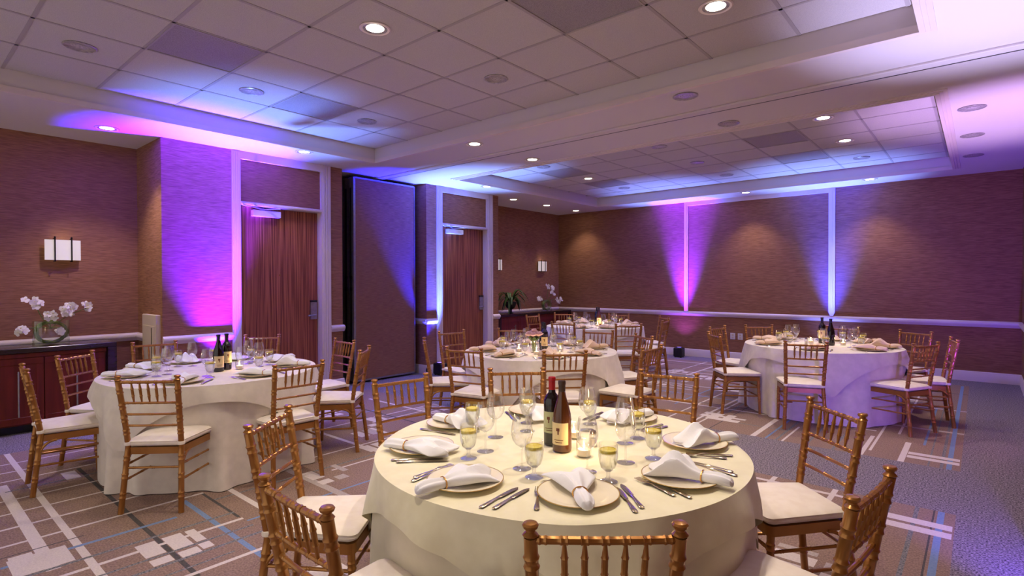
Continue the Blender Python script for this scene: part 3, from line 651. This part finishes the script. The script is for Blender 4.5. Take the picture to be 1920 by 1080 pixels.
def seat_names(key, lst):
    """distinct place names round the table, as seen from the camera"""
    (cx, cy_) = TB[key][0]; cam = math.atan2(-cy_, -cx); rows = []
    for i, (x, y, a) in enumerate(lst):
        an = (math.atan2(y-cy_, x-cx)-cam) % (2*PI); rows.append((i, an))
    out = {}; free = list(range(8))
    for i, an in sorted(rows, key=lambda t: min(abs((t[1]/(PI/4)) % 1), 1-abs((t[1]/(PI/4)) % 1))):
        b_ = min(free, key=lambda q: min(abs(an-q*PI/4), 2*PI-abs(an-q*PI/4))); free.remove(b_); out[i] = DIRN[b_]
    return out
for key in 'BCR':
    (cx, cy_) = TB[key][0]
    for i, (x, y, a) in enumerate(CHA[key]):
        d = math.hypot(x-cx, y-cy_)
        if d < 1.18: CHA[key][i] = (cx+(x-cx)*1.18/d, cy_+(y-cy_)*1.18/d, a)
SEATS = {}
for key, lst in CHA.items():
    nm = seat_names(key, lst); SEATS[key] = nm
    for i, (x, y, a) in enumerate(lst):
        ar = math.radians(a); ox, oy = x+math.cos(ar)*.26, y+math.sin(ar)*.26
        CH.place((ox, oy, 0), ar-PI/2, f"gold bamboo-style chair with cream cushion at the {nm[i]} seat of the {TB[key][1]}", 'chair', TB[key][2])

# ------------------------------------------------------------------ tables and cloths
def fold(th, ph): return (.8*math.cos(8*th+ph)+.9*math.cos(13*th+2.1*ph+1)+.6*math.cos(21*th+.7*ph))/2.3
TR = .80; TZ = .757
def sst(a, b, x): t = max(0, min(1, (x-a)/(b-a))); return t*t*(3-2*t)
DENT = {}
for key, lst in CHA.items():
    (cx, cy_) = TB[key][0]; DENT[key] = [(math.atan2(y-cy_, x-cx), max(math.hypot(x-cx, y-cy_)-.478, 0 if (key == 'A' and i == 0) else .80)) for i, (x, y, a) in enumerate(lst)]
def r_under(th, z, ph, key):
    t = max(0, (TZ-z)/TZ); r = TR+.004+.035*t+.10*max(-.45, fold(th, ph))*t**.8
    if z < .60:
        for (tc, rf) in DENT[key]:
            if rf < r:
                d = abs((th-tc+PI) % (2*PI)-PI)*TR; w_ = (1-sst(.12, .38, d))*(1-sst(.47, .60, z)); r = min(r, r+(rf-r)*w_)
    return r
def table(key, ph, rot, mo, half=.925):
    (cx, cy_), tn, _ = TB[key]
    t = empty('banquet_table', (cx, cy_, 0), 0, f'round banquet table hidden under the cloths of the {tn}', 'table', 'round banquet tables')
    MB().lathe([(TR-.03, TZ-.03), (TR-.012, TZ-.028), (TR-.012, TZ-.010), (TR-.02, TZ-.006)], 48).obj('tabletop', M['darkwood'], t)
    for s in range(4):
        a = PI/4+s*PI/2; MB().tube([(.45*math.cos(a), .45*math.sin(a), TZ-.03), (.5*math.cos(a), .5*math.sin(a), 0)], .016, 8).obj('leg', M['iron'], t)
    n = 200; b = MB(); vs = []; rows = [(.2, TZ), (.5, TZ), (TR-.03, TZ), (TR-.008, TZ-.002), (TR+.002, TZ-.010)]
    zs = [TZ-.03, TZ-.08, .6, .5, .4, .3, .2, .1, .035, .006]
    for (rr, z) in rows: vs += [(rr*math.cos(2*PI*i/n), rr*math.sin(2*PI*i/n), z) for i in range(n)]
    for z in zs: vs += [(r_under(2*PI*i/n, z, ph, key)*math.cos(2*PI*i/n), r_under(2*PI*i/n, z, ph, key)*math.sin(2*PI*i/n), z) for i in range(n)]
    R_ = len(rows)+len(zs); fs = [(j*n+i, (j+1)*n+i, (j+1)*n+(i+1) % n, j*n+(i+1) % n) for j in range(R_-1) for i in range(n)]; fs.append(tuple(range(n)))
    u = b.add(vs, fs).obj('tablecloth', M['clothU'] if mo != 'clothW' else M['clothW'], loc=(cx, cy_, 0))
    tag(u, f'floor-length cloth falling in folds around the {tn}', 'tablecloth', 'floor-length tablecloths')
    # square overlay with its corners hanging low
    b = MB(); n = 200; vs = []; zt_ = TZ+.004
    for rr in (.2, .5, TR-.02): vs += [(rr*math.cos(2*PI*i/n), rr*math.sin(2*PI*i/n), zt_) for i in range(n)]
    for i in range(n):
        pass
    ks = [0, .03, .08, .2, .4, .6, .8, .93, 1.0]
    for kf in ks:
        for i in range(n):
            th = 2*PI*i/n; q = (th-rot) % (PI/2)-PI/4             # corners at rot + k*90 + 0
            L_ = half/math.cos(q); L_ = min(L_, half*1.36); drop = L_-TR
            d = drop*kf; z = zt_-max(0, d-.006)-(.0 if kf else 0)
            if kf == 0: z = zt_-.001
            rad = r_under(th, z, ph, key)+.010+.018*min(1, kf*1.5)+.02*kf*max(0, math.cos(9*th+ph))*d*3+.16*d*max(0, (abs(q)/(PI/4))-.62)*1.0*math.sin(PI*min(1, kf))*.6
            if kf == 0: rad = TR+.004
            vs.append((rad*math.cos(th), rad*math.sin(th), z))
    R_ = 3+len(ks); fs = [(j*n+i, (j+1)*n+i, (j+1)*n+(i+1) % n, j*n+(i+1) % n) for j in range(R_-1) for i in range(n)]; fs.append(tuple(range(n)))
    o = b.add(vs, fs).obj('table_overlay', M[mo], loc=(cx, cy_, 0))
    tag(o, f'square overlay cloth draped over the top of the {tn}', 'tablecloth', 'square overlay cloths')
RAD = math.radians
table('A', .4, RAD(-52), 'clothA'); table('L', 1.7, RAD(-65), 'clothW'); table('B', 2.9, RAD(-75), 'clothW'); table('C', 4.4, RAD(-60), 'clothW'); table('R', 5.3, RAD(-72), 'clothW')
ZT = TZ+.0055

# ------------------------------------------------------------------ tableware prototypes
def plate():
    r = empty('charger_plate', (0, 0, 0))
    MB().lathe([(.001, .003), (.085, .003), (.092, .001), (.10, .006), (.136, .016), (.1405, .018), (.1405, .0195), (.136, .0195), (.10, .0105), (.088, .007), (.001, .0065)], 44).obj('plate_body', M['plate'], r)
    MB().lathe([(.1395, .0175), (.142, .0185), (.1415, .0203), (.1385, .0202)], 44, cap0=False, cap1=False).obj('plate_rim', M['rim'], r)
    return r
def napkin_mesh(seed, m):
    rnd = random.Random(seed); n = 28; st = []
    peak = .075 if seed % 3 == 1 else .05
    # (s, half width, height, base)
    prof = [(-.135, .010, .014), (-.13, .020, .026), (-.11, .027, .034), (-.08, .028, .036), (-.05, .024, .033), (-.034, .018, .030), (-.018, .022, .034), (.01, .040, .042), (.045, .058, peak), (.08, .070, peak*.9), (.11, .078, .036), (.135, .082, .020), (.150, .080, .010)]
    b = MB(); vs = []; p1, p2 = rnd.uniform(0, 6), rnd.uniform(0, 6)
    for j, (s, w_, h_) in enumerate(prof):
        fan = max(0, (s+.02)/.17)
        for i in range(n):
            a = 2*PI*i/n; ca, sa = math.cos(a), math.sin(a)
            x = w_*ca*(1+.10*math.sin(3*a+p1)*fan); z = h_*(.5+.5*sa)
            if sa > -.2:
                z += fan*h_*.45*math.sin(4.5*ca*1.6+p2+2*s*20)*max(0, 1-abs(ca)**3); z += .12*h_*math.sin(7*ca+p1)
            y = s+fan*(.028*math.sin(2.3*ca*2+p1)+.012*math.sin(6*ca+p2))
            vs.append(((x+.008*math.sin(s*30+p1)*fan)*1.12, y*1.06, max(z*1.15, .0005)))
    R_ = len(prof); fs = [(j*n+i, j*n+(i+1) % n, (j+1)*n+(i+1) % n, (j+1)*n+i) for j in range(R_-1) for i in range(n)]+[tuple(reversed(range(n))), tuple(range((R_-1)*n, R_*n))]
    return b.add(vs, fs)
def napkin(seed, m):
    def f():
        r = empty('folded_napkin', (0, 0, 0)); o = napkin_mesh(seed, m).obj('napkin_cloth', M[m], r)
        md = o.modifiers.new('smooth', 'SUBSURF'); md.levels = 1; md.render_levels = 1
        b = MB(); pts = [(.0262*math.cos(2*PI*i/20), -.036, .0178+.0205*math.sin(2*PI*i/20)) for i in range(21)]
        b.tube(pts, .0028, 6, caps=False).obj('napkin_ring', M['brasshi'], r); return r
    return Maker(f)
def outline_solid(pts, z0, z1f):
    """flat outline in x (half widths) along y, with a varying height: list of (y, halfwidth, z centre, half thickness)"""
    b = MB(); vs = []; fs = []
    for (y, w_, z, t) in pts: vs += [(-w_, y, z), (-w_*.6, y, z+t), (w_*.6, y, z+t), (w_, y, z), (w_*.6, y, z-t), (-w_*.6, y, z-t)]
    for j in range(len(pts)-1):
        for i in range(6): fs.append((j*6+(i+1) % 6, j*6+i, (j+1)*6+i, (j+1)*6+(i+1) % 6))
    fs += [(0, 1, 2, 3, 4, 5), tuple(reversed(range((len(pts)-1)*6, len(pts)*6)))]
    return b.add(vs, fs)
HANDLE = [(0, .004, .004, .0018), (.004, .009, .004, .0024), (.02, .009, .004, .0026), (.05, .0065, .005, .0024), (.085, .0045, .006, .0022)]
def knife():
    return outline_solid(HANDLE+[(.10, .0045, .006, .0026), (.105, .008, .006, .0014), (.15, .0095, .005, .0011), (.19, .0095, .004, .0009), (.208, .006, .003, .0007), (.215, .001, .003, .0005)], 0, 0).obj('table_knife', M['steel'])
def fork():
    b = outline_solid(HANDLE+[(.115, .004, .009, .0018), (.125, .010, .010, .0012), (.14, .0125, .008, .0011), (.15, .0125, .006, .0010)], 0, 0)
    for q in range(4):
        x = -.0105+.007*q; b.box(x-.0014, .149, .0045, x+.0014, .172, .0065).box(x-.0012, .172, .0055, x+.0012, .192, .0078)
    return b.obj('table_fork', M['steel'])
def wine_glass():
    r = empty('wine_glass', (0, 0, 0))
    MB().lathe([(.036, 0), (.037, .001), (.03, .003), (.012, .005), (.005, .009), (.0038, .02), (.0036, .07), (.0045, .082), (.009, .088)], 24, cap1=False).obj('stem', M['glass'], r)
    MB().lathe([(.0015, .0865), (.012, .0885), (.026, .098), (.037, .115), (.0425, .135), (.043, .152), (.040, .175), (.0355, .198), (.0335, .212)], 28, cap0=False, cap1=False).obj('bowl', M['glass'], r)
    return r
def water_goblet():
    r = empty('water_goblet', (0, 0, 0))
    MB().lathe([(.034, 0), (.035, .0015), (.028, .005), (.012, .010), (.007, .020), (.0075, .034), (.012, .040)], 24, cap1=False).obj('stem', M['glass'], r)
    MB().lathe([(.0015, .0385), (.014, .0405), (.026, .052), (.033, .072), (.036, .095), (.036, .118), (.034, .143)], 28, cap0=False, cap1=False).obj('bowl', M['glass'], r)
    MB().lathe([(.012, .0415), (.025, .0535), (.0318, .072), (.0346, .095), (.0346, .106), (.0345, .107)], 24).obj('water', M['water'], r)
    return r
def lemon():
    r = empty('lemon_slice', (0, 0, 0))
    MB().lathe([(.028, 0), (.0325, .002), (.0335, .0055), (.0325, .0115), (.029, .013), (.0285, .011), (.002, .0105)], 24).obj('rind', M['lemon'], r)
    b = MB()
    for q in range(8):
        a0 = q*PI/4+.06; a1 = (q+1)*PI/4-.06; b.add([(.004*math.cos((a0+a1)/2), .004*math.sin((a0+a1)/2), .0112), (.026*math.cos(a0), .026*math.sin(a0), .0112), (.027*math.cos((a0+a1)/2), .027*math.sin((a0+a1)/2), .0118), (.026*math.cos(a1), .026*math.sin(a1), .0112)], [(0, 1, 2, 3)])
    b.obj('pulp', M['lemonp'], r); return r
M['lemonp'] = mat('lemon_pulp', (244, 228, 120), .4, noise=(40, (238, 216, 90), 2))
def votive():
    r = empty('votive_candle', (0, 0, 0))
    MB().lathe([(.001, .001), (.030, .001), (.031, .006), (.033, .065), (.0335, .068)], 24, cap0=True, cap1=False).obj('glass_cup', M['glass'], r)
    MB().lathe([(.026, .004), (.026, .030), (.022, .031)], 20).obj('wax', M['wax'], r)
    MB().lathe([(.001, .032), (.004, .037), (.0048, .043), (.003, .052), (.0006, .060)], 10).obj('flame', M['flame'], r)
    return r
PM, KM_, FM, WM, GM, LM_, VO = Maker(plate), Maker(knife), Maker(fork), Maker(wine_glass), Maker(water_goblet), Maker(lemon), Maker(votive)
NAP = {(q, m): napkin(q, m) for q in (1, 2, 3) for m in ('napkinW', 'napkinT')}
def P2(c, r, a): return c[0]+r*math.cos(a), c[1]+r*math.sin(a)
def setting(key, ang, nm, seed, off=(0, 0), napm='napkinW', full=True, nap=None, wtr=None, wn=None, knives=True):
    c, tn, _ = TB[key]; rnd = random.Random(seed*13+5); a = RAD(ang); pn = f'{nm} seat of the {tn}'
    x, y = P2(c, .615, a)
    PM.place((x, y, ZT), rnd.uniform(0, 6), f'ivory charger plate with gold rim at the {pn}', 'plate', f'charger plates on the {tn}')
    q = 1+seed % 3; colr = 'white' if napm == 'napkinW' else 'champagne'
    if nap: nx, ny, na = nap; na = RAD(na)
    else: nx, ny = P2(c, .64, a); na = a+PI+rnd.uniform(-.45, .45)
    NAP[(q, napm)].place((nx-0*math.cos(na), ny, ZT+.0115), na-PI/2, f'{colr} napkin fanned through a gold ring at the {pn}', 'napkin', f'napkins on the {tn}')
    wx, wy = wtr or P2(c, .44, a+RAD(16)+rnd.uniform(-.06, .06)); gx, gy = wn or P2(c, .35, a+RAD(8)+rnd.uniform(-.08, .08))
    GM.place((wx, wy, ZT), rnd.uniform(0, 6), f'short water goblet filled with water at the {pn}', 'goblet', f'water goblets on the {tn}')
    l = LM_.place((wx, wy, ZT+.108), rnd.uniform(0, 6), f'yellow lemon slice in the water goblet at the {pn}', 'lemon slice', f'lemon slices on the {tn}')
    WM.place((gx, gy, ZT), rnd.uniform(0, 6), f'empty stemmed wine glass at the {pn}', 'wine glass', f'wine glasses on the {tn}')
    if knives:
        hx, hy = x+.11*math.cos(a)+.168*math.cos(a+PI/2), y+.11*math.sin(a)+.168*math.sin(a+PI/2)
        KM_.place((hx, hy, ZT), a+PI-PI/2, f'steel knife right of the plate at the {pn}', 'knife', f'knives on the {tn}')
        hx, hy = x+.09*math.cos(a)-.168*math.cos(a+PI/2), y+.09*math.sin(a)-.168*math.sin(a+PI/2)
        FM.place((hx, hy, ZT), a+PI-PI/2, f'steel fork left of the plate at the {pn}', 'fork', f'forks on the {tn}')
# ---- front table, as measured
ANG = [-48, -88, -133, -173, 139, 87, 39, -7]
NP = [(-1.044, 1.563, 137), (-1.429, 1.338, 77), (-1.86, 1.513, 21), (-2.052, 1.931, 1), (-1.85, 2.361, -25), (-1.406, 2.622, -111), (-.928, 2.457, -128), (-.80, 1.955, -175)]
WT = [(-1.041, 1.76), (-1.278, 1.619), (-1.626, 1.616), (-1.899, 1.916), (-1.798, 2.218), (-1.534, 2.411), (-1.225, 2.337), (-1.034, 2.114)]
WN = [(-1.157, 1.798), (-1.374, 1.663), (-1.637, 1.731), (-1.749, 1.92), (-1.70, 2.10), (-1.483, 2.305), (-1.231, 2.23), (-1.096, 1.991)]
an = seat_names('A', [(P2(TB['A'][0], .6, RAD(a))[0], P2(TB['A'][0], .6, RAD(a))[1], 0) for a in ANG])
SD = [1, 2, 4, 3, 5, 2, 3, 6]
for i, a in enumerate(ANG): setting('A', a, an[i], SD[i], nap=NP[i], wtr=WT[i], wn=WN[i], knives=False)
FW = [('k', -1.235, 1.280, 95, 1), ('k', -1.196, 1.301, 96, 1), ('f', -1.084, 1.385, 126, 0), ('k', -.829, 1.574, 136, 0), ('k', -.829, 1.618, 138, 0), ('f', -.792, 1.783, 160, 7), ('f', -.742, 1.801, 161, 7),
      ('k', -.694, 2.119, 174, 7), ('k', -.719, 2.150, 176, 7), ('f', -.796, 2.300, 206, 6), ('f', -.789, 2.352, 212, 6), ('k', -1.848, 1.386, 46, 2), ('k', -1.812, 1.385, 45, 2), ('f', -1.592, 1.286, 90, 1), ('f', -1.616, 1.315, 88, 1),
      ('k', -2.130, 1.778, 12, 3), ('k', -2.039, 2.326, -34, 4), ('k', -2.045, 2.377, -36, 4), ('k', -1.614, 2.669, -88, 5), ('k', -1.580, 2.672, -88, 5), ('f', -1.240, 2.640, -100, 5), ('f', -1.205, 2.62, -102, 5)]
cnt = {}
for (t, x, y, d, s) in FW:
    kk = (t, s); cnt[kk] = cnt.get(kk, 0)+1; w_ = 'outer' if cnt[kk] == 1 else 'inner'
    (KM_ if t == 'k' else FM).place((x, y, ZT), RAD(d)-PI/2, f"steel {'knife' if t == 'k' else 'fork'}, {w_} of its pair, at the {an[s]} seat of the front table", 'knife' if t == 'k' else 'fork', 'flatware on the front table')
# ---- the other tables follow their chairs
for key, nm_, rot in (('L', 'napkinW', 0), ('B', 'napkinT', 0), ('C', 'napkinT', 0), ('R', 'napkinT', 0)):
    (cx, cy_), tn, _ = TB[key]; lst = CHA[key]
    for i, (x, y, a) in enumerate(lst):
        setting(key, math.degrees(math.atan2(y-cy_, x-cx)), SEATS[key][i], i+ord(key), napm=nm_)
# ------------------------------------------------------------------ bottles, candles, roses, shakers
def bottle(loc, rz, kind, glass, foil, lab, label):
    r = empty('wine_bottle', loc, rz, label, 'wine bottle', 'wine bottles on the tables')
    if kind == 'straight': pf = [(.030, 0), (.0365, .004), (.038, .012), (.038, .185), (.036, .205), (.027, .224), (.0165, .236), (.0145, .25), (.0143, .262)]
    else: pf = [(.034, 0), (.041, .005), (.042, .015), (.042, .135), (.038, .165), (.028, .205), (.019, .235), (.0155, .255), (.0148, .262)]
    MB().lathe(pf, 28).obj('glass_body', M[glass], r)
    MB().lathe([(.0150, .250), (.0152, .290), (.0168, .291), (.0168, .303), (.0155, .307), (.003, .308)], 20).obj('foil_cap', M[foil], r)
    if lab:
        R_ = (.0384 if kind == 'straight' else .0424); z0, z1 = (.060, .155) if kind == 'straight' else (.035, .130); b = MB(); vs = []; n = 18
        for i in range(n+1):
            a = -1.05+2.1*i/n; vs += [(R_*math.cos(a), R_*math.sin(a), z0), (R_*math.cos(a), R_*math.sin(a), z1)]
        o = b.add(vs, [(2*i, 2*i+2, 2*i+3, 2*i+1) for i in range(n)]).obj('bottle_label', M[lab], r)
        b = MB()
        for (a0, a1, za, zb) in ((-.25, .12, z1-.035, z1-.022), (-.1, .05, z1-.05, z1-.035), (-.5, .5, z0+.02, z0+.023), (-.4, .4, z0+.010, z0+.013)):
            vs = []; 
            for i in range(5):
                a = a0+(a1-a0)*i/4; vs += [((R_+.0004)*math.cos(a), (R_+.0004)*math.sin(a), za), ((R_+.0004)*math.cos(a), (R_+.0004)*math.sin(a), zb)]
            b.add(vs, [(2*i, 2*i+2, 2*i+3, 2*i+1) for i in range(4)])
        b.obj('label_print', M['ink'], o)
    return r
def facecam(x, y, d=0): return math.atan2(-y, -x)+RAD(d)
for (x, y, k_, g, f, l, d, t) in [(-1.476, 2.002, 'straight', 'bred', 'foilr', 'labelg', -22, 'dark red wine bottle with red foil cap on the front table'), (-1.386, 1.953, 'slope', 'bamb', 'bdark', 'label', -22, 'amber sloping-shouldered wine bottle with cream label on front table'),
                                  (-4.829, 1.869, 'slope', 'bred', 'foilk', 'label', 10, 'dark sloping wine bottle with low cream label on left table'), (-4.881, 1.955, 'straight', 'bred', 'foilk', 'label', 20, 'dark straight wine bottle behind the other on left table'),
                                  (-3.528, 4.652, 'straight', 'bred', 'foilk', 'label', 0, 'dark wine bottle with pale label beside roses on middle table'), (-3.60, 4.72, 'slope', 'bred', 'foilk', None, 0, 'dark wine bottle standing behind the labelled one on middle table'),
                                  (-5.018, 8.108, 'straight', 'bred', 'foilk', None, 0, 'dark wine bottle on left side of pair on corner table'), (-4.92, 8.02, 'slope', 'bamb', 'foilk', 'label', 0, 'amber wine bottle on right side of pair on corner table'),
                                  (-1.436, 7.39, 'straight', 'bred', 'foilk', 'label', -8, 'dark wine bottle with large white label on right table'), (-1.310, 7.20, 'slope', 'bred', 'foilk', None, 0, 'dark unlabelled wine bottle right of the white-labelled one on right table')]:
    bottle((x, y, ZT), facecam(x, y, d), k_, g, f, l, t)
VC = [(-1.272, 1.952, 'votive candle glass just right of the amber bottle on front table'), (-1.459, 2.152, 'votive candle glass behind the amber bottle on front table'), (-4.812, 2.031, 'glowing votive candle right of the bottles on left table'),
      (-3.739, 4.478, 'votive candle left of the roses on middle table'), (-3.44, 4.40, 'votive candle in front of the roses on middle table'), (-3.40, 4.76, 'votive candle right of the bottle on middle table'),
      (-4.86, 7.87, 'votive candle in front of bottles on corner table'), (-4.81, 7.975, 'votive candle right of bottles on corner table'), (-1.539, 7.30, 'votive candle left of bottles on right table'), (-1.202, 7.30, 'votive candle right of bottles on right table')]
for (x, y, t) in VC:
    VO.place((x, y, ZT), 0, t, 'candle', 'votive candles on the tables')
    l = bpy.data.lights.new('candle_lamp', 'POINT'); l.energy = .35; l.color = (1, .62, .3); l.shadow_soft_size = .012; o = bpy.data.objects.new('candle_lamp', l); COL.objects.link(o); o.location = (x, y, ZT+.075)
def roses(loc):
    r = empty('rose_vase', loc, 0, 'clear glass vase of blush pink roses on the middle table', 'flowers'); rnd = random.Random(4)
    MB().lathe([(.001, .001), (.034, .001), (.036, .006), (.036, .13), (.037, .134)], 24, cap1=False).obj('glass_vase', M['sleeve'], r)
    for q in range(7):
        a = q*2*PI/6; d = .0 if q == 6 else .062; z = .215 if q == 6 else .185
        hd = MB()
        st = MB().tube([(.012*math.cos(a), .012*math.sin(a), .01), (.02*math.cos(a), .02*math.sin(a), .13), (d*math.cos(a), d*math.sin(a), z-.02)], .004, 6).obj('rose_stem', M['stem'], r)
        for ring_, (n_, tilt, s_) in enumerate(((6, .45, .054), (5, .95, .048), (4, 1.3, .038))):
            for i in range(n_):
                t = 2*PI*i/n_+ring_*.5+rnd.uniform(-.2, .2); dr = Vector((math.cos(t)*math.cos(tilt), math.sin(t)*math.cos(tilt), math.sin(tilt)))
                up = Vector((-math.cos(t)*math.sin(tilt), -math.sin(t)*math.sin(tilt), math.cos(tilt))); petal(hd, (0, 0, -.012+.006*ring_), dr, up, s_, s_*1.2)
        h = hd.obj('rose_head', M['rose'], st); h.location = (d*math.cos(a), d*math.sin(a), z)
    for q in range(7):
        a = q*.9; g = MB(); petal(g, (.03*math.cos(a), .03*math.sin(a), .12), (math.cos(a), math.sin(a), .9), (0, 0, 1), .07, .04); g.obj('leaf', M['leafd'], r)
roses((-3.55, 4.50, ZT))
def shaker(loc, t):
    r = empty('salt_shaker', loc, 0, t, 'shaker', 'small shakers on the tables')
    MB().lathe([(.018, 0), (.020, .003), (.017, .05), (.015, .055)], 14).obj('glass_body', M['glass'], r); MB().lathe([(.0155, .055), (.016, .062), (.012, .070), (.004, .073)], 14).obj('cap', M['steel'], r); MB().lathe([(.015, .003), (.0145, .035)], 12).obj('salt', M['wax'], r)
shaker((-3.343, 4.93, ZT), 'small glass shaker right of the roses on middle table'); shaker((-3.63, 4.86, ZT), 'small glass shaker behind the bottles on middle table'); shaker((-1.56, 7.17, ZT), 'small glass shaker left of bottles on right table')
shaker((-1.32, 2.10, ZT), 'small glass shaker between candle and glasses on front table')
